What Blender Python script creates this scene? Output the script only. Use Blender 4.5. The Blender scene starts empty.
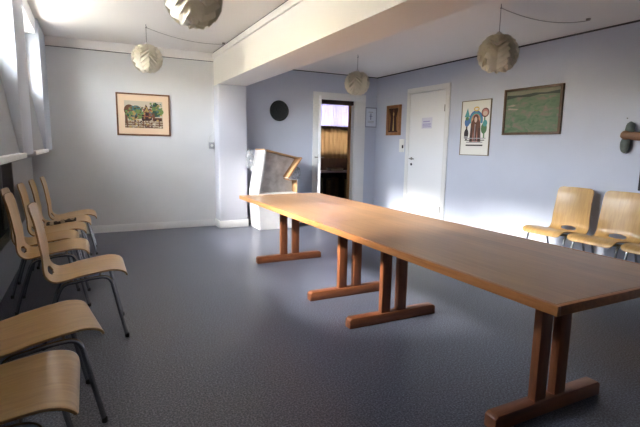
import bpy, bmesh, math, random
from math import pi, sin, cos, radians
from mathutils import Vector, Matrix
random.seed(4)
scn = bpy.context.scene
col = scn.collection

# ------------------------------------------------------------------ materials
MATS = {}
def new_mat(name):
    m = bpy.data.materials.new(name); m.use_nodes = True
    nt = m.node_tree
    b = nt.nodes['Principled BSDF']
    MATS[name] = m
    return m, nt, b
def plain(name, c, rough=.5, metal=0., spec=.5, bump=0., bscale=60., var=0., vscale=8.):
    m, nt, b = new_mat(name)
    b.inputs['Roughness'].default_value = rough
    b.inputs['Metallic'].default_value = metal
    b.inputs['Specular IOR Level'].default_value = spec
    b.inputs['Base Color'].default_value = (*c, 1)
    tc = nt.nodes.new('ShaderNodeTexCoord')
    if var > 0:
        n = nt.nodes.new('ShaderNodeTexNoise'); n.inputs['Scale'].default_value = vscale; n.inputs['Detail'].default_value = 5
        nt.links.new(tc.outputs['Object'], n.inputs['Vector'])
        r = nt.nodes.new('ShaderNodeValToRGB')
        r.color_ramp.elements[0].position = .3; r.color_ramp.elements[1].position = .7
        r.color_ramp.elements[0].color = (*[x*(1-var) for x in c], 1)
        r.color_ramp.elements[1].color = (*[min(1, x*(1+var)) for x in c], 1)
        nt.links.new(n.outputs['Fac'], r.inputs['Fac']); nt.links.new(r.outputs['Color'], b.inputs['Base Color'])
    if bump > 0:
        n = nt.nodes.new('ShaderNodeTexNoise'); n.inputs['Scale'].default_value = bscale; n.inputs['Detail'].default_value = 3
        nt.links.new(tc.outputs['Object'], n.inputs['Vector'])
        bp = nt.nodes.new('ShaderNodeBump'); bp.inputs['Strength'].default_value = bump; bp.inputs['Distance'].default_value = .01
        nt.links.new(n.outputs['Fac'], bp.inputs['Height']); nt.links.new(bp.outputs['Normal'], b.inputs['Normal'])
    return m
def wood(name, c1, c2, scale=(1.2, 14, 14), rough=.35, c3=None, coat=0., plank=0., plank_axis=1):
    m, nt, b = new_mat(name)
    tc = nt.nodes.new('ShaderNodeTexCoord'); mp = nt.nodes.new('ShaderNodeMapping')
    mp.inputs['Scale'].default_value = scale
    nt.links.new(tc.outputs['Object'], mp.inputs['Vector'])
    n = nt.nodes.new('ShaderNodeTexNoise'); n.inputs['Scale'].default_value = 2.2; n.inputs['Detail'].default_value = 8; n.inputs['Roughness'].default_value = .62
    n.inputs['Distortion'].default_value = .5
    nt.links.new(mp.outputs['Vector'], n.inputs['Vector'])
    r = nt.nodes.new('ShaderNodeValToRGB')
    r.color_ramp.elements[0].position = .32; r.color_ramp.elements[1].position = .68
    r.color_ramp.elements[0].color = (*c1, 1); r.color_ramp.elements[1].color = (*c2, 1)
    if c3:
        e = r.color_ramp.elements.new(.5); e.color = (*c3, 1)
    nt.links.new(n.outputs['Fac'], r.inputs['Fac'])
    out = r.outputs['Color']
    if plank > 0:                      # boards of slightly different tone glued side by side
        sx = nt.nodes.new('ShaderNodeSeparateXYZ'); nt.links.new(tc.outputs['Object'], sx.inputs[0])
        mt = nt.nodes.new('ShaderNodeMath'); mt.operation = 'DIVIDE'; mt.inputs[1].default_value = plank
        nt.links.new(sx.outputs[plank_axis], mt.inputs[0])
        fl = nt.nodes.new('ShaderNodeMath'); fl.operation = 'FLOOR'; nt.links.new(mt.outputs[0], fl.inputs[0])
        wn = nt.nodes.new('ShaderNodeTexWhiteNoise'); wn.noise_dimensions = '1D'; nt.links.new(fl.outputs[0], wn.inputs['W'])
        mr = nt.nodes.new('ShaderNodeMapRange'); mr.inputs['To Min'].default_value = .82; mr.inputs['To Max'].default_value = 1.12
        nt.links.new(wn.outputs['Value'], mr.inputs['Value'])
        mx = nt.nodes.new('ShaderNodeVectorMath'); mx.operation = 'SCALE'
        nt.links.new(out, mx.inputs[0]); nt.links.new(mr.outputs[0], mx.inputs['Scale']); out = mx.outputs[0]
    nt.links.new(out, b.inputs['Base Color'])
    b.inputs['Roughness'].default_value = rough
    b.inputs['Coat Weight'].default_value = coat; b.inputs['Coat Roughness'].default_value = .3
    return m

M_wall_grey = plain('paint_warm_grey', (.70, .705, .71), .7, bump=.10, bscale=90, var=.02, vscale=3)
M_wall_blue = plain('paint_pale_blue', (.55, .585, .685), .65, bump=.08, bscale=90, var=.02, vscale=3)
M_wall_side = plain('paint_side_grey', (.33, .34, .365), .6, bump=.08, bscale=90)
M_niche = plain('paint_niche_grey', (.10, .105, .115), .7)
M_pier = plain('paint_pier_blue_white', (.47, .51, .58), .45)
M_pillar = plain('paint_lilac_white', (.62, .63, .70), .6, bump=.05)
M_white = plain('paint_white', (.80, .80, .80), .5)
M_trim = plain('gloss_white_trim', (.76, .76, .755), .35)
M_ceil = plain('ceiling_white', (.86, .83, .80), .8, bump=.04, bscale=40)
M_beam = plain('beam_white', (.87, .85, .82), .7)
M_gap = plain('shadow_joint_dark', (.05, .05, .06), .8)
M_cream = plain('cream_paint', (.40, .34, .25), .45)
M_brownpaint = plain('brown_window_wood', (.16, .10, .055), .5)
M_door = plain('door_white', (.84, .85, .87), .4, bump=.02)
M_beech = wood('beech_ply', (.46, .262, .085), (.60, .378, .14), (2.0, 16, 2.0), .30, coat=.25)
M_ply_edge = wood('ply_edge', (.22, .12, .05), (.46, .28, .12), (3, 3, 120), .5)
M_chrome = plain('dull_chrome', (.40, .415, .44), .2, 1.0)
M_rubber = plain('black_rubber', (.012, .012, .013), .6)
M_table = wood('table_teak', (.30, .158, .070), (.42, .238, .108), (16, .9, 10), .29, c3=(.36, .197, .088), coat=.35, plank=.115, plank_axis=0)
M_table_edge = wood('table_edge_wood', (.36, .14, .045), (.52, .22, .08), (20, 1.3, 20), .3)
M_leg = wood('trestle_wood', (.15, .044, .016), (.30, .10, .038), (9, 9, 1.5), .38)
M_foot = wood('trestle_foot_wood', (.14, .042, .016), (.28, .095, .036), (1.5, 12, 12), .38)
M_steel = plain('dark_steel', (.09, .09, .10), .4, .8)
M_brass = plain('worn_nickel', (.30, .29, .27), .35, 1.0)
M_frame_brown = wood('frame_brown', (.14, .055, .022), (.25, .105, .042), (8, 8, 8), .4)
M_frame_dark = wood('frame_dark', (.075, .040, .022), (.14, .075, .035), (8, 8, 8), .4)
M_frame_thin = plain('frame_thin_olive', (.20, .16, .10), .4)
M_frame_grey = plain('frame_grey_blue', (.30, .33, .42), .4)
M_mat = plain('mat_peach', (.80, .60, .42), .8)
M_paper = plain('paper_white', (.80, .79, .74), .8)
M_paperblue = plain('paper_bluewhite', (.70, .74, .84), .8)
M_disc = plain('dark_woven', (.030, .034, .034), .7, bump=.8, bscale=120, var=.5, vscale=60)
M_carton = plain('carton_white', (.76, .75, .75), .55, bump=.06, bscale=14, var=.04, vscale=6)
M_card_in = wood('carton_brown', (.34, .19, .09), (.46, .27, .13), (5, 5, 5), .7)
M_switch = plain('switch_plastic', (.80, .80, .78), .35)
M_radiator = plain('radiator_enamel', (.33, .335, .34), .35)
M_cable = plain('cable_grey', (.33, .29, .26), .5)
M_drift1 = plain('slate_green', (.06, .075, .068), .6, bump=.5, bscale=30, var=.4, vscale=14)
M_drift2 = wood('driftwood_brown', (.13, .055, .025), (.25, .12, .055), (12, 3, 6), .5)
M_black = plain('black_plastic', (.015, .015, .017), .4)
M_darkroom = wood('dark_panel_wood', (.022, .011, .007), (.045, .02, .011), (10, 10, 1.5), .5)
M_orange_jamb = wood('varnished_jamb', (.36, .17, .06), (.50, .26, .10), (8, 8, 1.2), .4)
M_pinkshelf = plain('pale_lilac_top', (.62, .45, .49), .4)
M_tan_curtain = plain('tan_curtain', (.50, .32, .15), .9, var=.1, vscale=20)
M_block_blind = plain('light_block_cloth', (.6, .58, .52), .9)
M_scarf = plain('dark_pattern_cloth', (.05, .04, .032), .9, var=.7, vscale=90)
M_scarfdot = plain('pale_ring', (.42, .35, .26), .6)
M_out_ground = plain('outside_ground', (.16, .155, .14), .9)
M_out_wall = plain('outside_yellow_wall', (.75, .62, .40), .9)

# floor: grey-blue speckled linoleum
M_floor, nt, b = new_mat('speckled_linoleum')
tc = nt.nodes.new('ShaderNodeTexCoord')
n1 = nt.nodes.new('ShaderNodeTexNoise'); n1.inputs['Scale'].default_value = 105; n1.inputs['Detail'].default_value = 3; n1.inputs['Roughness'].default_value = .7
n2 = nt.nodes.new('ShaderNodeTexNoise'); n2.inputs['Scale'].default_value = 1.1; n2.inputs['Detail'].default_value = 3
for n in (n1, n2): nt.links.new(tc.outputs['Object'], n.inputs['Vector'])
r1 = nt.nodes.new('ShaderNodeValToRGB')
r1.color_ramp.elements[0].position = .30; r1.color_ramp.elements[0].color = (.017, .019, .029, 1)
r1.color_ramp.elements[1].position = .66; r1.color_ramp.elements[1].color = (.215, .23, .295, 1)
e = r1.color_ramp.elements.new(.46); e.color = (.055, .060, .087, 1)
nt.links.new(n1.outputs['Fac'], r1.inputs['Fac']); nt.links.new(r1.outputs['Color'], b.inputs['Base Color'])
mr = nt.nodes.new('ShaderNodeMapRange'); mr.inputs['To Min'].default_value = .30; mr.inputs['To Max'].default_value = .36
nt.links.new(n2.outputs['Fac'], mr.inputs['Value']); nt.links.new(mr.outputs[0], b.inputs['Roughness'])
b.inputs['Specular IOR Level'].default_value = .5

# lampshade: folded white plastic, slightly translucent
M_shade, nt, b = new_mat('folded_shade_plastic')
b.inputs['Base Color'].default_value = (.74, .70, .61, 1); b.inputs['Roughness'].default_value = .4
tr = nt.nodes.new('ShaderNodeBsdfTranslucent'); tr.inputs['Color'].default_value = (.8, .76, .68, 1)
mx = nt.nodes.new('ShaderNodeMixShader'); mx.inputs[0].default_value = .32
nt.links.new(b.outputs[0], mx.inputs[1]); nt.links.new(tr.outputs[0], mx.inputs[2])
nt.links.new(mx.outputs[0], nt.nodes['Material Output'].inputs['Surface'])
# thin window glass
M_glass, nt, b = new_mat('thin_window_glass')
t = nt.nodes.new('ShaderNodeBsdfTransparent'); g = nt.nodes.new('ShaderNodeBsdfGlossy'); g.inputs['Roughness'].default_value = .02
mx = nt.nodes.new('ShaderNodeMixShader'); mx.inputs[0].default_value = .07
nt.links.new(t.outputs[0], mx.inputs[1]); nt.links.new(g.outputs[0], mx.inputs[2]); nt.links.new(mx.outputs[0], nt.nodes['Material Output'].inputs['Surface'])
# picture glass / plastic wrap
M_wrap, nt, b = new_mat('clear_plastic_wrap')
t = nt.nodes.new('ShaderNodeBsdfTransparent')
b.inputs['Base Color'].default_value = (.75, .77, .80, 1); b.inputs['Roughness'].default_value = .18
nz = nt.nodes.new('ShaderNodeTexNoise'); nz.inputs['Scale'].default_value = 22; nz.inputs['Detail'].default_value = 4
tc = nt.nodes.new('ShaderNodeTexCoord'); nt.links.new(tc.outputs['Object'], nz.inputs['Vector'])
rr = nt.nodes.new('ShaderNodeMapRange'); rr.inputs['From Min'].default_value = .35; rr.inputs['From Max'].default_value = .7; rr.inputs['To Min'].default_value = .05; rr.inputs['To Max'].default_value = .4
nt.links.new(nz.outputs['Fac'], rr.inputs['Value'])
mx = nt.nodes.new('ShaderNodeMixShader'); nt.links.new(rr.outputs[0], mx.inputs[0])
nt.links.new(t.outputs[0], mx.inputs[1]); nt.links.new(b.outputs[0], mx.inputs[2]); nt.links.new(mx.outputs[0], nt.nodes['Material Output'].inputs['Surface'])
# sheer curtain
M_sheer, nt, b = new_mat('sheer_lilac_curtain')
b.inputs['Base Color'].default_value = (.6, .57, .7, 1); b.inputs['Roughness'].default_value = .9
t = nt.nodes.new('ShaderNodeBsdfTranslucent'); t.inputs['Color'].default_value = (.23, .215, .29, 1)
mx = nt.nodes.new('ShaderNodeMixShader'); mx.inputs[0].default_value = .6
nt.links.new(b.outputs[0], mx.inputs[1]); nt.links.new(t.outputs[0], mx.inputs[2]); nt.links.new(mx.outputs[0], nt.nodes['Material Output'].inputs['Surface'])
M_tansheer, nt, b = new_mat('tan_lit_curtain')
b.inputs['Base Color'].default_value = (.22, .15, .085, 1); b.inputs['Roughness'].default_value = .9
t = nt.nodes.new('ShaderNodeBsdfTranslucent'); t.inputs['Color'].default_value = (.25, .185, .12, 1)
mx = nt.nodes.new('ShaderNodeMixShader'); mx.inputs[0].default_value = .45
nt.links.new(b.outputs[0], mx.inputs[1]); nt.links.new(t.outputs[0], mx.inputs[2]); nt.links.new(mx.outputs[0], nt.nodes['Material Output'].inputs['Surface'])
# green meadow painting: layered brush strokes
M_meadow, nt, b = new_mat('meadow_paint')
tc = nt.nodes.new('ShaderNodeTexCoord'); mp = nt.nodes.new('ShaderNodeMapping'); mp.inputs['Scale'].default_value = (5, 1, 12)
nt.links.new(tc.outputs['Object'], mp.inputs['Vector'])
n1 = nt.nodes.new('ShaderNodeTexNoise'); n1.inputs['Scale'].default_value = 1.6; n1.inputs['Detail'].default_value = 8; n1.inputs['Distortion'].default_value = 1.0
nt.links.new(mp.outputs['Vector'], n1.inputs['Vector'])
r1 = nt.nodes.new('ShaderNodeValToRGB'); cr = r1.color_ramp
cr.elements[0].position = .30; cr.elements[0].color = (.085, .15, .085, 1)
cr.elements[1].position = .72; cr.elements[1].color = (.25, .20, .16, 1)
for p, c in ((.44, (.125, .195, .11)), (.53, (.16, .205, .13)), (.61, (.22, .19, .15))):
    e = cr.elements.new(p); e.color = (*c, 1)
nt.links.new(n1.outputs['Fac'], r1.inputs['Fac']); nt.links.new(r1.outputs['Color'], b.inputs['Base Color'])
b.inputs['Roughness'].default_value = .6

def paint(name, c): return MATS.get(name) or plain(name, c, .8, spec=.2)

# ------------------------------------------------------------------ mesh helpers
class MB:
    """collects shapes for ONE mesh object"""
    def __init__(s): s.bm = bmesh.new(); s.mats = []
    def mi(s, m):
        if m not in s.mats: s.mats.append(m)
        return s.mats.index(m)
    def box(s, x0, x1, y0, y1, z0, z1, m, bev=0., seg=2):
        t = bmesh.new()
        vs = [t.verts.new((x, y, z)) for x in (x0, x1) for y in (y0, y1) for z in (z0, z1)]
        for q in ((0, 1, 3, 2), (4, 6, 7, 5), (0, 4, 5, 1), (2, 3, 7, 6), (0, 2, 6, 4), (1, 5, 7, 3)):
            t.faces.new([vs[i] for i in q])
        if bev > 0:
            bmesh.ops.bevel(t, geom=list(t.edges), offset=bev, segments=seg, profile=.5, affect='EDGES')
        s._merge(t, m, bev > 0); return s
    def _merge(s, t, m, smooth=False):
        bmesh.ops.recalc_face_normals(t, faces=list(t.faces))
        k = s.mi(m); mp = {}
        for v in t.verts: mp[v] = s.bm.verts.new(v.co)
        for f in t.faces:
            try: nf = s.bm.faces.new([mp[v] for v in f.verts])
            except ValueError: continue
            nf.material_index = k; nf.smooth = smooth
        t.free()
    def prism(s, pts, axis, a0, a1, m, bev=0.):
        """polygon pts (u,v) extruded along axis from a0 to a1. axis 'x': (y,z); 'y': (x,z); 'z': (x,y)"""
        t = bmesh.new()
        def P(u, v, a): return {'x': (a, u, v), 'y': (u, a, v), 'z': (u, v, a)}[axis]
        A = [t.verts.new(P(u, v, a0)) for u, v in pts]; B = [t.verts.new(P(u, v, a1)) for u, v in pts]
        t.faces.new(A); t.faces.new(B[::-1])
        n = len(pts)
        for i in range(n): t.faces.new((A[i], A[(i+1) % n], B[(i+1) % n], B[i]))
        if bev > 0: bmesh.ops.bevel(t, geom=list(t.edges), offset=bev, segments=2, profile=.5, affect='EDGES')
        s._merge(t, m, False); return s
    def tube(s, pts, r, m, seg=10, cap=True):
        t = bmesh.new(); pts = [Vector(p) for p in pts]; rings = []
        up = Vector((0, 0, 1)); prev = None
        for i, p in enumerate(pts):
            d = (pts[min(i+1, len(pts)-1)] - pts[max(i-1, 0)]).normalized()
            if prev is None:
                a = up if abs(d.dot(up)) < .95 else Vector((0, 1, 0))
                u = d.cross(a).normalized()
            else:
                u = (prev - d*prev.dot(d)).normalized()
            prev = u; w = d.cross(u)
            rr = r[i] if isinstance(r, (list, tuple)) else r
            rings.append([t.verts.new(p + u*cos(2*pi*k/seg)*rr + w*sin(2*pi*k/seg)*rr) for k in range(seg)])
        for a, b_ in zip(rings, rings[1:]):
            for k in range(seg): t.faces.new((a[k], a[(k+1) % seg], b_[(k+1) % seg], b_[k]))
        if cap: t.faces.new(rings[0][::-1]); t.faces.new(rings[-1])
        s._merge(t, m, True); return s
    def lathe(s, prof, m, seg=32, mat=None):
        """prof: (radius, height) turned about local z, then moved by matrix mat"""
        t = bmesh.new(); rings = []
        for r, z in prof:
            if r < 1e-6: rings.append([t.verts.new((0, 0, z))])
            else: rings.append([t.verts.new((r*cos(2*pi*k/seg), r*sin(2*pi*k/seg), z)) for k in range(seg)])
        for a, b_ in zip(rings, rings[1:]):
            for k in range(seg):
                k2 = (k+1) % seg
                if len(a) == 1 and len(b_) == 1: continue
                if len(a) == 1: t.faces.new((a[0], b_[k], b_[k2]))
                elif len(b_) == 1: t.faces.new((a[k], a[k2], b_[0]))
                else: t.faces.new((a[k], a[k2], b_[k2], b_[k]))
        if mat is not None: bmesh.ops.transform(t, matrix=mat, verts=list(t.verts))
        s._merge(t, m, True); return s
    def build(s, name, parent=None, loc=None, smooth_angle=True):
        me = bpy.data.meshes.new(name); s.bm.to_mesh(me); s.bm.free()
        for m in s.mats: me.materials.append(m)
        if smooth_angle:
            me.set_sharp_from_angle(angle=radians(38))
        o = bpy.data.objects.new(name, me); col.objects.link(o)
        if parent: o.parent = parent
        if loc is not None: o.location = loc
        return o
def empty(name, loc, label, cat, group=None, rz=0.):
    o = bpy.data.objects.new(name, None); col.objects.link(o); o.location = loc; o.rotation_euler.z = rz
    o.empty_display_size = .05
    return tag(o, label, cat, group)
def tag(o, label, cat, group=None):
    o['label'] = label; o['category'] = cat
    if group: o['group'] = group
    return o
def structure(o, label=None, cat=None):
    o['kind'] = 'structure'
    if label: o['label'] = label
    if cat: o['category'] = cat
    return o
def dup(root, loc, rz=0., label=None, group=None):
    r = root.copy(); col.objects.link(r); r.location = loc; r.rotation_euler.z = rz
    if label: r['label'] = label
    if group: r['group'] = group
    for ch in list(root.children):
        c = ch.copy(); col.objects.link(c); c.parent = r
        for g_ in list(ch.children):
            d = g_.copy(); col.objects.link(d); d.parent = c
    return r
def spline(pts, n):
    """Catmull-Rom through 2-D or 3-D points, n samples per span"""
    P = [Vector(p) for p in pts]; P = [2*P[0]-P[1]] + P + [2*P[-1]-P[-2]]; out = []
    for i in range(1, len(P)-2):
        for k in range(n):
            t = k/n; a, b_, c, d = P[i-1], P[i], P[i+1], P[i+2]
            out.append(.5*((2*b_) + (c-a)*t + (2*a-5*b_+4*c-d)*t*t + (3*b_-a-3*c+d)*t**3))
    out.append(P[-2]); return out

# ------------------------------------------------------------------ room dimensions (metres)
XL = -.42        # face of the window piers
XN = -.78        # wall behind the radiators
XR = 4.82; YF = 7.23; YB = -2.0
ZC = 2.67; ZR = 2.55
BX0, BX1, BZ = 1.80, 2.245, 2.19

structure(MB().box(-.95, 6.6, YB-.1, 9.7, -.12, 0, M_floor).build('floor'), 'grey-blue speckled linoleum floor', 'floor')
structure(MB().box(-.95, BX0+.1, YB-.1, YF+.15, ZC, ZC+.12, M_ceil).build('ceiling_left'), 'white ceiling on the window side of the beam', 'ceiling')
structure(MB().box(BX1-.1, XR+.15, YB-.1, YF+.15, ZR, ZR+.24, M_ceil).build('ceiling_right'), 'white ceiling right of the beam', 'ceiling')
structure(MB().box(BX0, BX1, YB-.1, YF, BZ, ZC+.1, M_beam, .006).build('ceiling_beam'), 'deep white ceiling beam running along the room onto the pillar', 'beam')
structure(MB().box(BX0, BX1-.01, 6.95, YF, 0, BZ, M_pillar, .006).build('pillar'), 'square pale pillar under the beam at the far wall', 'pillar')
structure(MB().box(-.95, 1.95, YF, YF+.14, 0, ZC+.1, M_wall_grey).build('wall_back'), 'pale grey far wall left of the pillar', 'wall')
DX0, DX1, DZ = 3.63, 4.36, 2.10    # open doorway
w = MB().box(1.95, DX0, YF, YF+.14, 0, ZC, M_wall_blue).box(DX1, XR+.15, YF, YF+.14, 0, ZC, M_wall_blue).box(DX0, DX1, YF, YF+.14, DZ, ZC, M_wall_blue)
structure(w.build('wall_back_right'), 'pale blue far wall around the open doorway', 'wall')
structure(MB().box(XR, XR+.14, YB-.1, YF+.14, 0, ZC, M_wall_blue).build('wall_right'), 'pale blue right wall hung with pictures', 'wall')
structure(MB().box(-.95, XR+.15, YB-.14, YB, 0, ZC+.1, M_wall_blue).build('wall_front'), 'pale blue wall behind the viewer', 'wall')

# left wall: niche below, deep sill, piers and sloped window breasts above
bays = [(-1.91, -.39), (.31, 1.83), (2.53, 4.05), (4.75, 6.27)]
piers = [(-2.0, -1.91), (-.39, .31), (1.83, 2.53), (4.05, 4.75), (6.27, YF)]
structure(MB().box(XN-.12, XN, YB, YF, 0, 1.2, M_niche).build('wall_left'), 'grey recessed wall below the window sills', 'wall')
m = MB()
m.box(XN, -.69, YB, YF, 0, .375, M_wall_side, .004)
structure(m.build('baseboard_left'), 'grey boxed pipe casing along the foot of the left wall', 'baseboard')
for i, (a, b_) in enumerate(piers):
    m = MB().box(-.95, XL, a, b_, 1.19, ZC, M_pier, .008)
    structure(m.build('wall_left_pier'), None)
for i, (a, b_) in enumerate(bays):
    # sloped breast between sill and window
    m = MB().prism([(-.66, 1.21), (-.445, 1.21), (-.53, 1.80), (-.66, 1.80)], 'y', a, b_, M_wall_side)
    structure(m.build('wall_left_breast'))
    # lintel
    structure(MB().box(-.95, -.45, a, b_, 2.50, ZC, M_white, .004).build('trim_lintel'))
    # sill board
    structure(MB().box(-.95, -.40, a-.0, b_, 1.175, 1.212, M_trim, .006).build('trim_sill'))
    fr = MB()
    x0, x1 = -.66, -.58
    fr.box(x0, x1, a, a+.07, 1.80, 2.50, M_cream, .004).box(x0, x1, b_-.07, b_, 1.80, 2.50, M_cream, .004)
    fr.box(x0, x1, a, b_, 1.80, 1.87, M_cream, .004).box(x0, x1, a, b_, 2.43, 2.50, M_brownpaint, .004)
    c = (a+b_)/2
    fr.box(x0, x1, c-.05, c+.05, 1.87, 2.43, M_cream, .004)
    wo = structure(fr.build('window_%d' % (i+1)), 'cream framed high basement window', 'window')
    for (p, q) in ((a+.07, c-.05), (c+.05, b_-.07)):
        sh = MB().box(-.60, -.565, p, p+.045, 1.87, 2.43, M_cream, .004).box(-.60, -.565, q-.045, q, 1.87, 2.43, M_cream, .004)
        sh.box(-.60, -.565, p, q, 1.87, 1.91, M_cream, .004).box(-.60, -.565, p, q, 2.39, 2.43, M_cream, .004)
        sh.build('sash', wo)
        MB().box(-.585, -.581, p+.04, q-.04, 1.90, 2.40, M_glass).build('pane', wo)
    MB().tube([(-.575, c+.09, 2.0), (-.55, c+.09, 2.0), (-.55, c+.09, 2.10)], .007, M_brass).build('window_catch', wo)

for i, (a, b_) in enumerate(bays[:2]):  # unseen blinds added over the near windows to darken the foreground
    o = MB().box(-.565, -.56, a+.005, b_-.005, 1.802, 2.47, M_block_blind).tube([(-.555, a+.005, 2.475), (-.555, b_-.005, 2.475)], .018, M_block_blind).build('added_light_blind')
    tag(o, 'unseen pale blind added to block light from a near window', 'blind', 'added light-blocking blinds out of view')
# cornices, painted joint shadows, baseboards
structure(MB().box(XL, BX0, YF-.035, YF, 2.552, ZC, M_ceil, .004).build('trim_1'))
structure(MB().box(BX0-.028, BX0, YB, YF-.03, 2.585, ZC-.012, M_beam, .004).build('trim_2'))
structure(MB().box(XL, BX0, YF-.010, YF, 2.545, 2.552, M_gap).build('joint_shadow_3'))  # this and the next dark strips stand in for shadow at the ceiling joins
structure(MB().box(BX0-.02, BX0, YB, YF-.04, ZC-.014, ZC, M_gap).build('joint_shadow_4'))
structure(MB().box(XR-.012, XR, YB, YF, ZR-.016, ZR, M_gap).build('joint_shadow_5'))
structure(MB().box(BX1, XR, YF-.010, YF, ZR-.012, ZR, M_gap).build('joint_shadow_6'))
bb = MB().box(-.69, BX0, YF-.016, YF, 0, .105, M_trim, .004).box(-.69, BX0, YF-.022, YF, 0, .02, M_trim)
bb.box(BX0-.016, BX0, 6.934, YF, 0, .115, M_trim, .004).box(BX0-.016, BX1+.006, 6.934, 6.95, 0, .115, M_trim, .004)
structure(bb.build('baseboard_back'), 'white baseboard along the far wall and around the pillar', 'baseboard')
structure(MB().box(BX1, DX0-.13, YF-.016, YF, 0, .105, M_trim, .004).box(DX1+.21, XR, YF-.016, YF, 0, .105, M_trim, .004).build('baseboard_back_right'))
structure(MB().box(XR-.016, XR, YB, 5.26, 0, .105, M_trim, .004).box(XR-.016, XR, 6.30, YF, 0, .105, M_trim, .004).build('baseboard_right'))

# open doorway in the far wall: casing, jambs, half-open leaf
m = MB()
m.box(DX0-.12, DX0, YF-.025, YF, 0, DZ+.12, M_trim, .006).box(DX1, DX1+.21, YF-.025, YF, 0, DZ+.12, M_trim, .006)
m.box(DX0-.12, DX1+.21, YF-.028, YF, DZ, DZ+.12, M_trim, .006)
m.box(DX0, DX0+.02, YF-.01, YF+.15, 0, DZ, M_trim).box(DX1-.02, DX1, YF-.01, YF+.10, 0, DZ, M_trim)
m.box(DX1-.045, DX1, YF+.10, YF+.16, 0, DZ, M_orange_jamb)
m.box(DX0, DX1, YF+.02, YF+.15, DZ-.07, DZ, M_darkroom)
door1 = structure(m.build('door_1'), 'open doorway with white casing into the dark back room', 'doorway')
# leaf: hinged on the left jamb and swung into the room, seen edge-on
ang = math.atan2(-6.9, -3.42)
hinge = Vector((DX0+.0, YF-.035, 0))
leaf = MB().box(0, .72, -.02, .02, .012, DZ-.02, M_door, .004).build('door_leaf', door1, hinge); leaf.rotation_euler.z = ang
h_ = MB()
for s in (-1, 1):
    h_.box(.64, .68, s*.020-.004, s*.020+.004, 1.02, 1.16, M_brass, .002)
    h_.tube([(.66, s*.02, 1.115), (.66, s*.065, 1.115), (.645, s*.07, 1.115), (.54, s*.07, 1.115)], .009, M_brass)
h_.build('door_handle', leaf)

# closed white door in the right wall
m = MB()
y0, y1, zt = 5.28, 6.29, 2.25
m.box(XR-.022, XR, y0, y0+.085, 0, zt, M_trim, .006).box(XR-.022, XR, y1-.085, y1, 0, zt, M_trim, .006).box(XR-.024, XR, y0, y1, zt-.085, zt, M_trim, .006)
door2 = structure(m.build('door_2'), 'closed white flush door in the blue right wall', 'door')
leaf = MB().box(XR-.014, XR, y0+.088, y1-.088, .01, zt-.088, M_door, .003).build('door_leaf', door2)
hd = MB()
Rm = Matrix.Translation((XR-.014, 6.115, 1.115)) @ Matrix.Rotation(-pi/2, 4, 'Y')
hd.lathe([(0, .008), (.022, .008), (.024, 0)], M_brass, 20, Rm)
hd.tube([(XR-.02, 6.115, 1.115), (XR-.065, 6.115, 1.115), (XR-.07, 6.10, 1.115), (XR-.07, 5.995, 1.112)], .009, M_brass)
hd.build('door_handle', leaf)
MB().lathe([(0, .008), (.020, .008), (.022, 0)], M_steel, 20, Matrix.Translation((XR-.014, 6.115, 1.02)) @ Matrix.Rotation(-pi/2, 4, 'Y')).build('lock_rosette', leaf)
for z in (1.89, .35):
    MB().tube([(XR-.018, 5.373, z-.05), (XR-.018, 5.373, z+.05)], .008, M_brass).build('hinge', leaf)

# ------------------------------------------------------------------ back room seen through the doorway
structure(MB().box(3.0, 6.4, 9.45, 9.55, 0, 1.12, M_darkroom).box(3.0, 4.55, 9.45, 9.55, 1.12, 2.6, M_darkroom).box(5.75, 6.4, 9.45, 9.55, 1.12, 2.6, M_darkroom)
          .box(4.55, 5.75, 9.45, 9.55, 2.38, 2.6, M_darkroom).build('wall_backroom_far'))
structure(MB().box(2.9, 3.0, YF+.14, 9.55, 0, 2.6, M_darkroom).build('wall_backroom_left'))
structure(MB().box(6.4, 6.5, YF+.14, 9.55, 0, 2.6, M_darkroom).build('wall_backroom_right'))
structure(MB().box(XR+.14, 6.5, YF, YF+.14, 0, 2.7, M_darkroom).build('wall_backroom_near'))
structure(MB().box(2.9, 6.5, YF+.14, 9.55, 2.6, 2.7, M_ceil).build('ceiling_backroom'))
fr = MB().box(4.55, 4.62, 9.45, 9.53, 1.12, 2.38, M_cream).box(5.68, 5.75, 9.45, 9.53, 1.12, 2.38, M_cream).box(4.55, 5.75, 9.45, 9.53, 2.31, 2.38, M_cream).box(4.55, 5.75, 9.45, 9.53, 1.12, 1.18, M_cream).box(5.12, 5.18, 9.46, 9.52, 1.18, 2.31, M_cream)
wo = structure(fr.build('window_5'), 'curtained window of the back room', 'window')
MB().box(4.62, 5.68, 9.485, 9.49, 1.18, 2.31, M_glass).build('pane', wo)
def curtain(name, x0, x1, y, z0, z1, m, amp, waves, label, cat, parent=None):
    b2 = MB(); t = bmesh.new(); N = waves*8; rows = 6; g = []
    for j in range(rows+1):
        g.append([t.verts.new((x0+(x1-x0)*i/N, y+amp*sin(2*pi*waves*i/N + .5*sin(i*.7+j*.3))*(1-.2*j/rows), z0+(z1-z0)*j/rows)) for i in range(N+1)])
    for j in range(rows):
        for i in range(N): t.faces.new((g[j][i], g[j][i+1], g[j+1][i+1], g[j+1][i]))
    b2._merge(t, m, True)
    o = b2.build(name)
    md = o.modifiers.new('cloth', 'SOLIDIFY'); md.thickness = .002
    return tag(o, label, cat)
curtain('sheer_curtain', 4.50, 5.80, 9.36, 1.62, 2.36, M_sheer, .009, 15, 'sheer lilac-white curtain over the upper back room window', 'curtain')
curtain('cafe_curtain', 4.50, 5.80, 9.30, 1.02, 1.74, M_tansheer, .011, 12, 'tan half curtain below the sheer one in the back room', 'curtain')
cr_ = tag(MB().tube([(4.45, 9.30, 1.745), (5.85, 9.30, 1.745)], .008, M_brass).build('curtain_rod'), 'thin rod carrying the tan half curtain in the back room', 'curtain rod')
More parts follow.
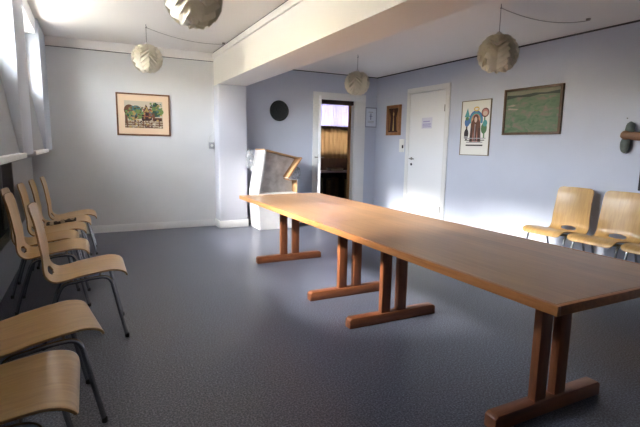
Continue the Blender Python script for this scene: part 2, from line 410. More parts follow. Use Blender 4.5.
cr2 = tag(MB().tube([(4.45, 9.36, 2.37), (5.85, 9.36, 2.37)], .008, M_brass).build('curtain_rod'), 'thin rod at the top of the sheer lilac curtain', 'curtain rod')
sb = empty('shelf_unit', (5.0, 8.95, 0), 'low dark shelf unit with a pale lilac top behind the doorway', 'shelf')
MB().box(-.75, .75, -.16, .20, .715, .755, M_pinkshelf, .006).build('shelf_top', sb)
MB().box(-.75, .75, -.14, .20, .10, .13, M_darkroom).build('shelf_board', sb)
for x in (-.75, 0, .72): MB().box(x, x+.03, -.14, .20, 0, .715, M_darkroom).build('upright_panel', sb)
MB().box(-.75, .75, .185, .20, .1, .715, M_darkroom).build('back_panel', sb)
fc = [(.20, .15, .09), (.07, .055, .035), (.24, .18, .11), (.05, .04, .03), (.19, .14, .075), (.12, .10, .075)]
xs = -.70
for k in range(9):
    wd = .055+.02*((k*7) % 3); hh = .42+.03*((k*5) % 4)
    if xs < 0 < xs+wd+.02: xs = .035
    f_ = MB().box(-wd/2, wd/2, -.12, .12, 0, hh, paint('file_tone_%d' % (k % 6), fc[k % 6]), .005).build('ring_binder', None, (5.0+xs+wd/2, 8.97, .1305))
    tag(f_, 'brown ring binder standing on the low dark shelf', 'binder', 'binders on the back room shelf')
    xs += wd+.02+.012*((k*3) % 2)
b_ = MB().box(-.16, .16, -.10, .10, 0, .012, paint('book_tan', (.30, .21, .13)), .003).box(-.155, .157, -.097, .097, .012, .05, paint('book_pages', (.5, .44, .34))).box(-.16, .16, -.10, .10, .05, .062, paint('book_tan', (.4, .28, .17)), .003)
tag(b_.build('book', None, (4.93, 8.97, .7555)), 'thick tan book lying on the lilac shelf top', 'book')

# ------------------------------------------------------------------ radiators below the sills
def radiator(y0, y1, label):
    r = empty('radiator', (-.64, (y0+y1)/2, .45), label, 'radiator', 'flat radiators below the windows')
    L = (y1-y0)/2
    MB().box(-.014, 0, -L, L, 0, .64, M_radiator, .005).build('front_panel', r)
    MB().box(-.11, -.096, -L, L, 0, .64, M_radiator, .005).build('rear_panel', r)
    g = MB()
    for k in range(int(2*L/.05)):
        y = -L+.03+k*.05; g.box(-.096, -.014, y, y+.003, .02, .62, M_radiator)
    g.build('fins', r)
    MB().box(-.11, 0, -L, L, .64, .648, M_radiator, .002).build('top_grille', r)
    for s in (-1, 1): MB().box(-.139, -.10, s*(L-.2)-.015, s*(L-.2)+.015, .1, .55, M_radiator).build('wall_bracket', r)
    MB().tube([(-.055, -L+.02, .05), (-.055, -L-.06, .05), (-.055, -L-.06, -.06), (-.10, -L-.06, -.0745)], .009, M_radiator).build('supply_pipe', r)
radiator(5.20, 6.95, 'flat grey radiator under the window nearest the far wall')
radiator(2.60, 3.98, 'flat grey radiator behind the nearer whole chair')
pp = tag(MB().tube([(-.58, 4.30, .3755), (-.58, 4.30, 1.18)], .022, M_radiator, 14).tube([(-.58, 4.30, .3755), (-.58, 4.30, .40)], .034, M_radiator, 14).build('heating_pipe'), 'upright grey heating pipe between the two radiators', 'pipe')
if True:
    for v in pp.data.vertices: v.co.x -= .13

# ------------------------------------------------------------------ chairs
PROF = [(.242, .417), (.233, .444), (.205, .462), (.15, .468), (.06, .458), (-.04, .442), (-.12, .428), (-.175, .427), (-.212, .448),
        (-.234, .492), (-.246, .56), (-.258, .64), (-.270, .73), (-.285, .82), (-.306, .898)]
def seat_z(x):
    P = [p for p in PROF[:8]]
    for (xa, za), (xb, zb) in zip(P, P[1:]):
        if xb <= x <= xa: return za+(zb-za)*(xa-x)/(xa-xb)
    return .45
def shell_mesh():
    pr = spline(PROF, 6); L = [0]
    for a, b_ in zip(pr, pr[1:]): L.append(L[-1]+(b_-a).length)
    T = L[-1]; NC = 36
    # arc position of the slot
    s0 = min(range(len(pr)), key=lambda i: (pr[i]-Vector((-.216, .452))).length); sc = L[s0]
    # resample
    NR = 96; rows = []
    for j in range(NR+1):
        s = T*j/NR
        i = max(k for k in range(len(L)) if L[k] <= s+1e-9); i = min(i, len(pr)-2)
        f = (s-L[i])/(L[i+1]-L[i]); p = pr[i].lerp(pr[i+1], f)
        # half width
        q = s/T
        if s < sc: W = .227 - .007*(s/sc)**2
        else: W = .220 - .012*min(1, (s-sc)/.3) - .004*((s-sc)/(T-sc))
        rc = .05
        for d in (s, T-s):
            if d < rc: W -= rc - math.sqrt(max(0, rc*rc-(rc-d)**2))
        dish = .016*min(1, max(0, (s-sc-.03)/.12)) + .008*min(1, max(0, (sc-.06-s)/.12))*(1 if s > .12 else s/.12)
        rows.append((s, p, W, dish))
    bm = bmesh.new(); g = []
    ra, rb = .026, .088
    for s, p, W, dish in rows:
        ln = []
        for i in range(NC+1):
            v = -1+2*i/NC; y = v*W
            # back edges curl forward, seat edges curl up
            if s > sc: co = Vector((p.x + dish*v*v, y, p.y))
            else: co = Vector((p.x, y, p.y + dish*v*v))
            ln.append((bm.verts.new(co), s, y))
        g.append(ln)
    def inside(s, y): return abs((s-sc)/ra)**2.4 + abs(y/rb)**2.6 < 1
    for j in range(NR):
        for i in range(NC):
            q = [g[j][i], g[j][i+1], g[j+1][i+1], g[j+1][i]]
            cs = sum(t[1] for t in q)/4; cy = sum(t[2] for t in q)/4
            if inside(cs, cy): continue
            bm.faces.new([t[0] for t in q])
    bmesh.ops.delete(bm, geom=[v for v in bm.verts if not v.link_faces], context='VERTS')
    for _ in range(2):   # round the slot's stepped rim
        ed = [v for v in bm.verts if v.is_boundary and abs(v.co.y) < .12 and -.26 < v.co.x < -.12]
        nw = {v: sum(((e.other_vert(v).co) for e in v.link_edges if e.is_boundary), Vector())/2 for v in ed}
        for v, c in nw.items(): v.co = v.co.lerp(c, .5)
    bmesh.ops.recalc_face_normals(bm, faces=list(bm.faces))
    for f in bm.faces: f.smooth = True
    me = bpy.data.meshes.new('seat_shell'); bm.to_mesh(me); bm.free()
    me.materials.append(M_beech); me.materials.append(M_ply_edge)
    return me
def make_chair():
    c = empty('chair', (0, 0, 0), '', 'chair')
    sh = bpy.data.objects.new('seat_shell', shell_mesh()); col.objects.link(sh); sh.parent = c
    md = sh.modifiers.new('ply', 'SOLIDIFY'); md.thickness = .011; md.offset = 0; md.material_offset_rim = 1
    md = sh.modifiers.new('edge', 'BEVEL'); md.width = .003; md.segments = 2; md.limit_method = 'ANGLE'; md.angle_limit = radians(50)
    for s in (-1, 1):
        fl = spline([(.222, .214*s, .012), (.194, .214*s, .15), (.157, .213*s, .34), (.142, .212*s, .400), (.108, .211*s, .429), (.03, .209*s, .4285), (-.06, .206*s, .4145),
                     (-.118, .206*s, .405), (-.152, .208*s, .372), (-.185, .211*s, .28), (-.235, .213*s, .12), (-.265, .214*s, .012)], 5)
        fr = MB().tube(fl, .0115, M_chrome, 12).build('leg_frame', c)
        for e in (fl[0], fl[-1]):
            MB().lathe([(0, 0), (.0125, 0), (.0135, .004), (.013, .022), (.011, .026)], M_rubber, 14, Matrix.Translation((e[0], e[1], 0))).build('foot_cap', fr)
    for x, z in ((.085, .4275), (-.085, .4085)):
        MB().tube([(x, -.207, z), (x, -.12, z-.008), (x, .12, z-.008), (x, .207, z)], .009, M_chrome, 10).build('cross_bar', c)
    return c
chair0 = make_chair()
left = [  # x centre, y centre, turn, label
    (-.045, 3.41, .0, 'beech plywood chair standing forward of the row, fourth leg tip clear on the open floor'),
    (-.270, 4.16, .0, 'beech plywood chair at the near end of the tight row of five'),
    (-.352, 4.62, .0, 'beech plywood chair second in the tight row, behind the nearest of that row'),
    (-.29, 5.10, -.0, 'beech plywood chair in the middle of the tight row of five, before the far radiator'),
    (-.245, 5.57, .0, 'beech plywood chair with a dark patterned scarf on its seat'),
    (-.182, 6.03, .0, 'beech plywood chair closest to the far grey wall'),
    (-.245, 2.385, .16, 'beech plywood chair at the left photo edge, second nearest the viewer, turned slightly'),
    (-.315, 1.77, .0, 'beech plywood chair nearest the viewer, in the bottom left corner'),
]
left[0] = (*left[0][:3], 'beech plywood chair pulled forward beside the radiator, black-tipped front leg on open floor')
for i, (x, y, rz, lb) in enumerate(left):
    if i == 0:
        chair0.location = (x, y, 0); chair0.rotation_euler.z = rz; chair0['label'] = lb; chair0['group'] = 'plywood chairs along the window wall'
    else: dup(chair0, (x, y, 0), rz, lb, 'plywood chairs along the window wall')
right = [(4.425, 3.135, 'beech plywood chair below the green painting, farthest of the right wall row'),
         (4.425, 2.615, 'beech plywood chair against the right wall below the hanging cross'),
         (4.425, 2.10, 'beech plywood chair cut off by the right edge of the photo')]
for x, y, lb in right: dup(chair0, (x, y, 0), pi, lb, 'plywood chairs along the right wall')

# scarf on the fifth chair: follows the seat
m = MB(); t = bmesh.new(); cx, cy = -.245, 5.57; rows = []
NS = 16
for i in range(NS+1):
    lx = -.165+.27*i/NS; z = seat_z(lx)+.009
    hgt = .030+.006*sin(i*1.7)
    yy = cy-.175+.012*sin(i*.8)
    ring = []
    for a in range(10):
        th = 2*pi*a/10
        ring.append(t.verts.new((cx+lx, yy+.055*cos(th), z+hgt/2*(1+sin(th))+.004)))
    rows.append(ring)
for a, b_ in zip(rows, rows[1:]):
    for k in range(10): t.faces.new((a[k], a[(k+1) % 10], b_[(k+1) % 10], b_[k]))
t.faces.new(rows[0][::-1]); t.faces.new(rows[-1])
m._merge(t, M_scarf, True)
sc_ = m.build('scarf'); tag(sc_, 'dark patterned scarf folded along a chair seat', 'scarf')
for k in range(3):
    lx = -.115+.095*k
    MB().lathe([(0, .006), (.018, .004), (.022, 0)], M_scarfdot, 14, Matrix.Translation((cx+lx, cy-.222, seat_z(lx)+.033)) @ Matrix.Rotation(radians(65), 4, 'X')).build('pale_ring', sc_)

# ------------------------------------------------------------------ the two long tables
def make_table(y0, y1, tres, ends, label):
    cx, cy = 2.005, (y0+y1)/2; L = (y1-y0)/2; W = .495
    t = empty('trestle_table', (cx, cy, 0), label, 'table', 'trestle tables set end to end')
    tp = MB().box(-W+.022, W-.022, -L+(.022 if -1 in ends else 0), L-(.022 if 1 in ends else 0), .698, .73, M_table).build('tabletop', t)
    ends_q = tuple((-W+.022, W-.022, *((-L, -L+.022) if k < 0 else (L-.022, L))) for k in ends)
    e = MB()
    for q in ((-W, -W+.022, -L, L), (W-.022, W, -L, L), (-W+.022, W-.022, -L, -L+.022), (-W+.022, W-.022, L-.022, L))[:2] + ends_q:
        e.box(*q, .690, .7303, M_table_edge, .004)
    e.build('edge_band', tp)
    for yy in tres:
        y = yy-cy
        f = MB().prism([(-.39, 0), (.39, 0), (.39, .06), (.37, .075), (-.37, .075), (-.39, .06)], 'y', y-.034, y+.034, M_foot, .004).build('foot', t)
        for s in (-1, 1):
            MB().box(s*.073-.040, s*.073+.040, y-.022, y+.022, .070, .640, M_leg, .004).build('upright', t)
        MB().prism([(-.40, .700), (-.40, .672), (-.34, .632), (.34, .632), (.40, .672), (.40, .700)], 'y', y-.03, y+.03, M_leg, .003).build('bearer', t)
        for s in (-1, 1): MB().box(s*.25-.02, s*.25+.02, y-.05, y-.03, .655, .692, M_steel, .002).build('bracket', t)
    return t
make_table(3.0035, 4.985, (3.35, 4.69), (1,), 'long orange-brown trestle table at the far end, nearer the doorway')
make_table(1.03, 3.002, (1.385, 2.70), (-1,), 'long orange-brown trestle table nearer the viewer, end corner at lower right')

# ------------------------------------------------------------------ pendant lamps
def shade_mesh(R=.187):
    bm = bmesh.new(); N, Mr = 180, 190; g = []
    K = 9.5; nn = 5
    def tri(u): u = u % 1; return 1-abs(2*u-1)
    for j in range(Mr+1):
        th = pi*(.045+.91*j/Mr)              # from top
        row = []
        for i in range(N):
            lo = 2*pi*i/N
            v = tri(nn*lo/(2*pi))
            v = v**1.15
            ph = K*th/pi + 1.5*v*sin(th)**.7
            fr = ph-math.floor(ph)
            s = (fr**1.25) if fr < .9 else .877*(1-fr)/.1
            r = R*(.73+.28*s*min(1, sin(th)*2.2)) * (1-.04*(1-v)*sin(th)); t2 = th+.09*s*sin(th)
            row.append(bm.verts.new((r*sin(t2)*cos(lo), r*sin(t2)*sin(lo), r*cos(t2)*.97)))
        g.append(row)
    for j in range(Mr):
        for i in range(N):
            bm.faces.new((g[j][i], g[j+1][i], g[j+1][(i+1) % N], g[j][(i+1) % N]))
    for f in bm.faces: f.smooth = True
    me = bpy.data.meshes.new('shade'); bm.to_mesh(me); bm.free(); me.materials.append(M_shade)
    me.set_sharp_from_angle(angle=radians(42))
    return me
SHADE = shade_mesh()
def lamp(loc, ztop, swag, label, spin=0.):
    c = empty('pendant_lamp', loc, label, 'lamp', 'folded paper-like pendant lamps')
    s = bpy.data.objects.new('shade', SHADE); col.objects.link(s); s.parent = c; s.rotation_euler.z = spin
    dz = ztop-loc[2]
    MB().lathe([(0, .182), (.018, .182), (.022, .170), (.024, .14), (.016, .13), (0, .13)], M_switch, 18).build('lamp_holder', c)
    MB().lathe([(0, .12), (.016, .115), (.03, .075), (.034, .045), (.026, .015), (0, .004)], M_white, 18).build('bulb', c)
    MB().tube([(0, 0, .18), (0, 0, dz-.03)], .0032, M_cable, 8).build('cord', c)
    MB().tube([(0, 0, dz), (0, 0, dz-.02), (.008, 0, dz-.032), (0, 0, dz-.042), (-.008, 0, dz-.034)], .003, M_steel, 8).build('ceiling_hook', c)
    if swag:
        sx, sy = swag[0]-loc[0], swag[1]-loc[1]; pts = []
        for k in range(15):
            u = k/14; pts.append((sx*u, sy*u, dz-.034-.02*u - swag[2]*4*u*(1-u) + .034*u))
        MB().tube(pts, .0032, M_cable, 8).build('cable', c)
        MB().lathe([(0, -.016), (.018, -.016), (.022, 0)], M_cable, 16, Matrix.Translation((sx, sy, dz-.002))).build('ceiling_rose', c)
lamp((.64, 3.02, 2.178), ZC, None, 'white folded pendant lamp cut off by the top of the photo', 1.2)
lamp((.69, 5.92, 2.285), ZC, (1.74, 6.40, .05), 'white folded pendant lamp hanging before the grey far wall', .35)
lamp((3.40, 5.60, 2.165), ZR, None, 'white folded pendant lamp hanging in front of the open doorway', .8)
lamp((3.29, 3.04, 2.130), ZR, (4.36, 2.95, .06), 'folded pendant lamp on the right with a cable looped to the ceiling', .1)

# ------------------------------------------------------------------ pictures
def picture(name, w_, h_, fw, fd, fm, loc, rz, label, cat, shapes, bg, mat=None, mw=0., tilt=0., roll=0.):
    """framed picture: local u = x, up = z, face towards -y; loc = centre of its back on the wall"""
    c = empty(name, loc, label, cat, None, rz)
    c.rotation_euler.y = roll
    F = MB(); W, H = w_/2, h_/2
    F.box(-W, -W+fw, -fd, 0, -H, H, fm, .002).box(W-fw, W, -fd, 0, -H, H, fm, .002).box(-W+fw, W-fw, -fd, 0, H-fw, H, fm, .002).box(-W+fw, W-fw, -fd, 0, -H, -H+fw, fm, .002)
    F.build('frame', c)
    if mat: MB().box(-W+fw, W-fw, -fd*.5, -.002, -H+fw, H-fw, mat).build('mat_board', c)
    P = MB(); d0 = -fd*.5-.0005
    iw, ih = W-fw-mw, H-fw-mw
    if bg: P.box(-iw, iw, d0-.001, d0+ (.0 if mat else fd*.4), -ih, ih, bg)
    for k, (pts, m_) in enumerate(shapes):
        P.prism([(u*iw, v*ih) for u, v in pts], 'y', d0-.0012-.00012*min(k, 24)-.000004*k, d0-.0005, m_)
    P.build('print', c)
    return c
def ell(cx, cy, rx, ry, n=14, a0=0, a1=2*pi): return [(cx+rx*cos(a0+(a1-a0)*k/n), cy+ry*sin(a0+(a1-a0)*k/n)) for k in range(n if a1-a0 > 6.2 else n+1)]
def ring(cx, cy, rx, ry, t_, a0, a1, n=14):
    o = [(cx+rx*cos(a0+(a1-a0)*k/n), cy+ry*sin(a0+(a1-a0)*k/n)) for k in range(n+1)]
    i = [(cx+(rx-t_)*cos(a0+(a1-a0)*k/n), cy+(ry-t_*.75)*sin(a0+(a1-a0)*k/n)) for k in range(n+1)]
    return o+i[::-1]
def R4(x0, x1, y0, y1): return [(x0, y0), (x1, y0), (x1, y1), (x0, y1)]
P_sky = paint('print_sky', (.58, .49, .38)); P_green = paint('print_green', (.17, .24, .08)); P_dgreen = paint('print_dark_green', (.05, .09, .06))
P_teal = paint('print_teal', (.08, .16, .17)); P_brown = paint('print_brown', (.16, .075, .045)); P_dbrown = paint('print_dark_brown', (.055, .03, .03))
P_ochre = paint('print_ochre', (.42, .27, .10)); P_fence = paint('print_fence', (.42, .33, .24)); P_red = paint('print_red', (.30, .10, .06)); P_roof = paint('print_roof', (.09, .045, .045))
sv = [(ell(-.75, .3, .28, .42), P_brown), (ell(-.40, .25, .3, .42), P_teal), (ell(-.62, -.12, .26, .36), P_green), (ell(-.3, .0, .33, .34), P_green), (ell(-.5, -.2, .16, .22), P_ochre),
      (ell(.62, .52, .17, .42), P_dgreen), (ell(.7, .25, .36, .3), P_green), (ell(.52, .08, .35, .24), P_dgreen),
      ([(-.05, .18), (.12, .78), (.34, .18)], P_roof), (R4(.0, .3, -.2, .28), P_red), ([(.0, .2), (.16, .55), (.30, .2)], P_ochre), (R4(.08, .14, -.1, .2), P_dbrown), (R4(.2, .26, -.1, .2), P_dbrown),
      (R4(.25, .58, -.2, .12), P_brown), (R4(-.12, .42, -.44, -.16), P_dbrown), (R4(.45, .97, -.5, -.2), P_brown), (R4(.5, .92, -.42, -.3), P_dbrown),
      (R4(-.55, -.3, -.25, -.05), P_ochre), (R4(-.48, -.36, -.25, .0), P_dbrown),
      (R4(-1, 1, -1, -.44), P_fence)] + \
     [(R4(-1, 1, -.62-.17*k, -.56-.17*k), P_brown) for k in range(3)] + [(R4(-.9+.28*k, -.85+.28*k, -.98, -.40), P_brown) for k in range(7)] + \
     [(R4(-.98, -.86, -.7, .1), P_brown)]
rnd = random.Random(11)          # brush dabs over the trees, houses and fence
for (x0, x1, y0, y1, n_, pal) in ((-.95, -.05, -.3, .6, 90, (P_teal, P_green, P_dgreen, P_brown, P_ochre, P_dgreen)), (.35, .97, -.1, .85, 60, (P_green, P_dgreen, P_green, P_ochre, P_teal)),
                                  (-.1, .45, -.3, .6, 34, (P_dbrown, P_red, P_brown, P_ochre)), (-.97, .97, -.98, -.4, 70, (P_fence, P_brown, P_ochre, P_dbrown, P_sky))):
    for _ in range(n_):
        w_ = rnd.uniform(.02, .075); sv.append((ell(rnd.uniform(x0, x1)*.98, rnd.uniform(y0, y1), w_, w_*rnd.uniform(.5, 1.3), 7), rnd.choice(pal)))
picture('framed_print', .735, .60, .022, .022, M_frame_brown, (.768, YF, 1.705), 0, 'brown-framed village print with a wide peach mat on the grey far wall', 'picture', sv, P_sky, M_mat, .085)
# poster: arched rainbow halo over a standing figure between two trees
C_bl = paint('poster_blue', (.10, .20, .42)); C_te = paint('poster_teal', (.12, .36, .36)); C_pk = paint('poster_rose', (.55, .25, .22)); C_ye = paint('poster_yellow', (.72, .52, .16))
C_br = paint('poster_brown', (.17, .085, .06)); C_dk = paint('poster_dark', (.06, .05, .05)); C_gn = paint('poster_green', (.12, .24, .12)); C_sk = paint('poster_skin', (.66, .50, .40)); C_gy = paint('poster_grey', (.38, .37, .37))
ps = [(ring(.02, .28, .50, .37, .10, -.35, pi+.35), C_bl), (ring(.02, .28, .41, .30, .09, -.35, pi+.35), C_te), (ring(.02, .28, .33, .24, .09, -.35, pi+.35), C_pk), (ring(.02, .28, .25, .18, .10, -.35, pi+.35), C_ye),
      (ring(.04, .70, .20, .09, .07, 0, 2*pi), C_ye),
      (R4(-.66, -.56, -.45, .2), C_dk), (ell(-.60, .22, .18, .16), C_bl), ([(-.80, .42), (-.60, .75), (-.42, .42)], C_te), (ell(-.6, .36, .13, .07), C_gn), (ell(-.62, -.22, .16, .2), C_dk), (R4(-.78, -.5, -.36, -.3), C_gy),
      (R4(.60, .68, -.4, .5), C_gn), (ell(.66, .55, .26, .17), C_pk), (ring(.66, .55, .26, .17, .05, 0, 2*pi), C_red if False else C_br), (ell(.66, .52, .15, .09), C_sk), (ell(.62, -.02, .2, .2), C_gn), (ell(.68, .16, .15, .12), C_te),
      ([(-.36, -.52), (-.30, .18), (-.14, .34), (.22, .34), (.36, .18), (.44, -.52)], C_br), (ell(.03, .33, .20, .17), C_br), (ell(.03, .31, .10, .11), C_sk), ([(-.16, -.52), (-.04, .12), (.10, .12), (.22, -.52)], C_sk if False else C_pk),
      (R4(-.08, .14, -.48, .10), C_br), (R4(-.02, .02, -.55, .15), C_gy), (R4(.06, .09, -.55, .15), C_dk), (R4(-.27, -.21, -.5, .0), C_dk), (R4(.28, .34, -.5, .0), C_dk),
      (R4(-.75, .78, -.40, -.37), C_gy), (R4(-.70, .70, -.47, -.44), C_dk), (R4(-.58, .58, -.55, -.51), C_gy), (R4(-.60, .60, -.67, -.62), C_dk)]
picture('poster', .535, .755, .010, .018, M_frame_thin, (XR, 4.755, 1.578), -pi/2, 'narrow-framed white poster with a rainbow-haloed figure between trees', 'poster', ps, M_paper)
# green meadow painting
mp_ = [(R4(-1, 1, .70, .98), paint('meadow_pale', (.27, .27, .20))), ([(-.98, .62), (-.55, .70), (-.1, .66), (.3, .74), (.97, .70), (.97, .86), (.5, .80), (.1, .84), (-.4, .78), (-.98, .82)], paint('meadow_dark', (.06, .075, .06))),
       ([(-.95, .30), (-.7, .36), (-.6, .30), (-.72, .26)], paint('meadow_cream', (.42, .36, .28))), ([(-.9, .2), (-.5, .14), (-.55, .08), (-.9, .12)], paint('meadow_cream', (.42, .36, .28)))]
picture('painting', .815, .565, .030, .030, M_frame_dark, (XR, 3.865, 1.757), -pi/2, 'large dark-framed green meadow painting on the right wall', 'painting', mp_, M_meadow)
# dark icon in a broad brown frame
P_gold = paint('icon_gold', (.50, .34, .14)); P_idk = paint('icon_dark', (.06, .028, .02))
ic = [(R4(-.96, .96, -.97, .97), P_idk), (R4(-.12, .08, -.9, .92), paint('icon_red', (.16, .06, .03))), ([(-.14, -.9), (-.02, .9), (.10, -.9)], P_gold), (ell(-.02, .52, .13, .16), P_gold), ([(-.9, .95), (-.6, .2), (-.72, -.9), (-.9, -.9)], paint('icon_ochre', (.30, .15, .06))), ([(.9, .95), (.55, .2), (.68, -.9), (.9, -.9)], paint('icon_ochre', (.3, .15, .06)))]
picture('icon_picture', .40, .515, .055, .035, wood('icon_frame', (.22, .085, .03), (.34, .15, .055), (8, 8, 8), .35), (XR, 6.655, 1.76), -pi/2, 'small dark upright picture in a broad brown frame left of the closed door', 'picture', ic, P_idk)
ce = [(R4(-.5, .4, .55, .62), C_gy), (R4(-.12, .06, -.25, .45), paint('ink_blue', (.22, .25, .36))), (R4(-.35, .3, .1, .16), paint('ink_blue', (.22, .25, .36))), (R4(-.6, .6, -.45, -.40), C_gy), (R4(-.6, .6, -.6, -.56), C_gy)]
picture('certificate', .255, .36, .018, .016, M_frame_grey, (4.70, YF, 1.83), 0, 'small grey-framed white certificate between the doorway and the corner', 'picture', ce, M_paperblue)
# paper notice on the closed door
sg = empty('door_notice', (XR-.014, 5.77, 1.68), 'small pale lilac paper notice taped to the closed door', 'notice', None, -pi/2)
MB().box(-.125, .125, -.0012, 0, -.085, .085, paint('notice_paper', (.72, .72, .82))).build('sheet', sg)
k_ = MB(); lil = paint('notice_ink', (.46, .44, .66))
for (a, b2, z0, z1) in ((-.09, .07, .015, .035), (-.1, .1, -.02, -.005), (-.1, .09, -.04, -.025), (-.1, .1, -.065, -.05)): k_.box(a, b2, -.0018, -.0012, z0, z1, lil)
k_.build('printed_lines', sg)

# dark round woven disc on the far wall
dk = empty('wall_plaque', (2.885, YF, 1.865), 'dark round woven disc hanging on the blue far wall', 'wall ornament')
Rx = Matrix.Rotation(pi/2, 4, 'X')
MB().lathe([(0, .018), (.06, .02), (.11, .016), (.14, .018)], M_disc, 40, Rx).build('woven_face', dk)
prof = [(.14+.017*cos(a*pi/5)+.012, .016+.016*sin(a*pi/5)) for a in range(11)]
MB().lathe(prof, M_disc, 40, Rx).build('rim', dk)
r_ = MB()
for k in range(24):
    a = 2*pi*k/24; r_.tube([(.02*cos(a), -.021, .02*sin(a)), (.14*cos(a), -.021, .14*sin(a))], .0035, M_disc, 6)
r_.build('weave_ribs', dk)

# cross made of a slate-green upright and a brown driftwood arm
cx_ = empty('wall_cross', (XR, 2.69, 1.43), 'rough cross of green-grey upright and brown driftwood arm', 'cross')
def pebble(n, pts, rad, m_, parent, flat=.55):
    b2 = MB(); pts = [Vector(p) for p in pts]; sp = spline(pts, 6); N = len(sp); t = bmesh.new(); rg = []
    for i, p in enumerate(sp):
        u = i/(N-1); rr = rad*(max(.02, 1-abs(2*u-1)**5))**.5*(1+.10*sin(u*9))
        d = (sp[min(i+1, N-1)]-sp[max(i-1, 0)]).normalized(); wv = Vector((1, 0, 0)); vv = d.cross(wv).normalized()
        rg.append([t.verts.new(p+wv*cos(2*pi*k/14)*rr*flat+vv*sin(2*pi*k/14)*rr*(1+.06*sin(k*2+i))) for k in range(14)])
    for a, b3 in zip(rg, rg[1:]):
        for k in range(14): t.faces.new((a[k], a[(k+1) % 14], b3[(k+1) % 14], b3[k]))
    t.faces.new(rg[0][::-1]); t.faces.new(rg[-1])
    b2._merge(t, m_, True); return b2.build(n, parent)
pebble('upright', [(-.042, .03, -.155), (-.042, .028, -.05), (-.042, .0, .05), (-.042, -.005, .155)], .044, M_drift1, cx_)
pebble('crossarm', [(-.095, .050, .040), (-.095, .0, .02), (-.095, -.08, .012), (-.095, -.26, .0)], .040, M_drift2, cx_, .5)
MB().tube([(0, .055, .19), (-.01, .055, .19)], .005, M_steel).build('nail', cx_)
# edge of a dark framed thing at the right border
bkd = empty('framed_board', (XR, 2.39, 1.04), 'narrow black framed board at the right edge below the cross', 'board')
MB().box(-.03, 0, -.17, .17, -.125, .125, M_black, .004).build('frame', bkd)
MB().box(-.033, -.03, -.15, .15, -.105, .105, paint('board_slate', (.05, .05, .06))).build('face', bkd)

# light switch by the closed door, thermostat by the pillar
sw = empty('light_switch', (XR, 6.40, 1.325), 'white light switch with a black knob beside the closed door', 'switch')
MB().box(-.02, 0, -.065, .065, -.11, .11, M_switch, .006).build('plate', sw)
MB().box(-.035, -.02, -.058, -.030, -.045, .01, M_black, .004).build('rocker', sw)
th = empty('power_socket', (1.755, YF+.001, 1.275), 'small grey wall socket with a thin wire beside the pillar', 'socket')
MB().box(-.05, .035, -.035, 0, -.05, .05, plain('socket_grey', (.36, .37, .38), .5), .008).build('housing', th)
MB().lathe([(0, .012), (.02, .012), (.022, 0)], M_switch, 16, Matrix.Translation((-.005, -.035, 0)) @ Rx).build('dial', th)
MB().tube(spline([(-.04, -.012, .05), (-.055, -.012, .11), (-.02, -.012, .17), (.02, -.012, .22), (.028, -.012, .40), (.028, -.012, 1.25)], 6), .0028, M_switch, 8).build('wire', th)

# ------------------------------------------------------------------ tall carton with buckled right side
ct = empty('carton', (2.62, 6.75, 0), 'tall white carton with open front and buckled brown side before the blue wall', 'carton')
ox, oy = 2.62, 6.75
def wallstrip(pts, t_, y0, y1, mo, mi_):
    """sheet along an XZ polyline with thickness to the right-hand side, outer and inner faces"""
    b2 = MB(); P = [Vector((p[0]-ox, p[1])) for p in pts]; off = []
    for i, p in enumerate(P):
        a = P[max(i-1, 0)]; c = P[min(i+1, len(P)-1)]; d = (c-a).normalized(); off.append(p+Vector((d.y, -d.x))*t_)
    for a, b3, a2, b4 in zip(P, P[1:], off, off[1:]):
        mid0, mid1 = (a+a2)/2, (b3+b4)/2
        b2.prism([tuple(a), tuple(b3), tuple(mid1), tuple(mid0)], 'y', y0-oy, y1-oy, mo)
        b2.prism([tuple(mid0), tuple(mid1), tuple(b4), tuple(a2)], 'y', y0-oy, y1-oy, mi_)
    return b2
wallstrip([(2.31, 0), (2.29, .30), (2.275, .57), (2.33, .90), (2.385, 1.235)], .03, 6.55, 6.98, M_carton, M_carton).build('left_side', ct)
wallstrip([(2.385, 1.24), (2.70, 1.17), (3.00, 1.105)], .022, 6.55, 6.98, M_card_in, M_card_in).build('top_flap', ct)
wallstrip([(3.00, 1.105), (2.775, .795)], .02, 6.52, 6.98, M_card_in, M_card_in).build('upper_right_flap', ct)
wallstrip([(2.775, .795), (2.80, .775), (2.935, .765), (2.938, .55), (2.94, 0)], .02, 6.55, 6.98, M_carton, M_card_in).build('right_side', ct)
MB().prism([(2.33-ox, .0), (2.92-ox, .0), (2.918-ox, .565), (2.30-ox, .565)], 'y', 6.555-oy, 6.575-oy, M_carton).build('front_panel', ct)
MB().prism([(2.33-ox, .0), (2.92-ox, .0), (2.915-ox, .755), (2.785-ox, .785), (2.96-ox, 1.09), (2.41-ox, 1.21), (2.32-ox, .6)], 'y', 6.74-oy, 6.76-oy, plain('carton_grey_inside', (.55, .55, .56), .35, bump=.5, bscale=9, var=.25, vscale=9)).build('back_panel', ct)
MB().prism([(2.31-ox, .545), (2.92-ox, .545), (2.92-ox, .565), (2.31-ox, .565)], 'y', 6.57-oy, 6.95-oy, M_carton).build('ledge', ct)
# crumpled clear film: inside the opening and bunched at both outer sides
def film(n, cx, cy, cz, rx, ry, rz_, seed):
    rnd = random.Random(seed); t = bmesh.new(); bmesh.ops.create_icosphere(t, subdivisions=3, radius=1)
    for v in t.verts:
        k = 1+.28*rnd.uniform(-1, 1); v.co = Vector((cx-ox+v.co.x*rx*k, cy-oy+v.co.y*ry*k, cz+v.co.z*rz_*k))
    b2 = MB(); b2._merge(t, M_wrap, False); return b2.build(n, ct)
film('plastic_film', 2.235, 6.80, 1.07, .05, .12, .15, 2)
film('plastic_film', 3.0, 6.80, .86, .07, .10, .12, 3)

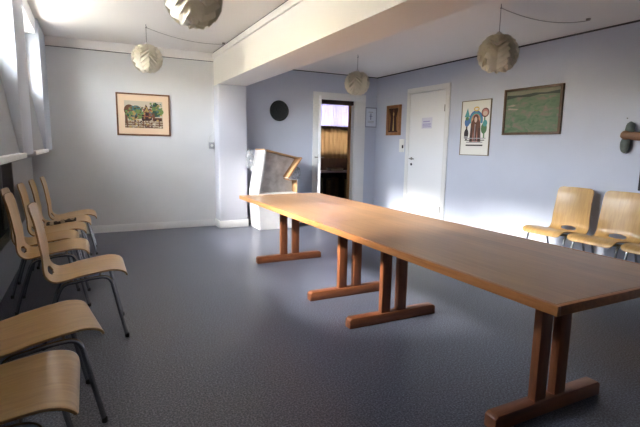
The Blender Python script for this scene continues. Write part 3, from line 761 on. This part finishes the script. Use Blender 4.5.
# ------------------------------------------------------------------ outside
structure(MB().box(-12, -.95, -8, 14, 1.50, 1.60, M_out_ground).build('ground_outside'), 'pale ground outside the basement windows', 'ground')
ow = tag(MB().box(-6.3, -6.0, -4, 12, 1.60, 2.75, M_out_wall).build('garden_wall'), 'low yellow garden wall outside the windows', 'wall')

# ------------------------------------------------------------------ light
W = bpy.data.worlds.new('sky'); scn.world = W; W.use_nodes = True
nt = W.node_tree; bg = nt.nodes['Background']
bg.inputs['Color'].default_value = (.90, .95, 1.0, 1); bg.inputs['Strength'].default_value = 9.0
def sun(name, d, e, ang_, c):
    L = bpy.data.lights.new(name, 'SUN'); L.energy = e; L.angle = radians(ang_); L.color = c
    o = bpy.data.objects.new(name, L); col.objects.link(o); o.rotation_euler = Vector(d).to_track_quat('-Z', 'Y').to_euler(); o.location = (-4, 3, 5)
sun('sun', (1, .12, -.62), 14.0, 29, (1.0, .97, .92))
def portal(x, y, z, sx, sy, rot):
    L = bpy.data.lights.new('sky_portal', 'AREA'); L.shape = 'RECTANGLE'; L.size = sx; L.size_y = sy; L.cycles.is_portal = True
    o = bpy.data.objects.new('sky_portal', L); col.objects.link(o); o.location = (x, y, z); o.rotation_euler = rot
for a, b_ in bays: portal(-.70, (a+b_)/2, 2.15, .70, b_-a, (0, -pi/2, 0))
portal(5.15, 9.56, 1.75, 1.2, 1.26, (-pi/2, 0, 0))

# ------------------------------------------------------------------ camera
cam = bpy.data.cameras.new('camera'); co = bpy.data.objects.new('camera', cam); col.objects.link(co)
cam.sensor_width = 36; cam.lens = 455.567/640*36; cam.clip_start = .05
Rm = Matrix(((.8920, .0522, -.4490), (-.4512, .1385, -.8816), (.0162, .9890, .1471)))
X = Rm[0].normalized(); Y = (Rm[1]-X*Rm[1].dot(X)).normalized(); Z = X.cross(Y)
co.matrix_world = Matrix.Translation((0, 0, 1.3)) @ Matrix((X, Y, Z)).to_4x4()
scn.camera = co
scn.view_settings.view_transform = 'Standard'; scn.view_settings.look = 'None'; scn.view_settings.gamma = 1; scn.view_settings.use_curve_mapping = False
scn.view_settings.exposure = 3.3
scn.cycles.use_denoising = True
scn.cycles.max_bounces = 12; scn.cycles.diffuse_bounces = 8
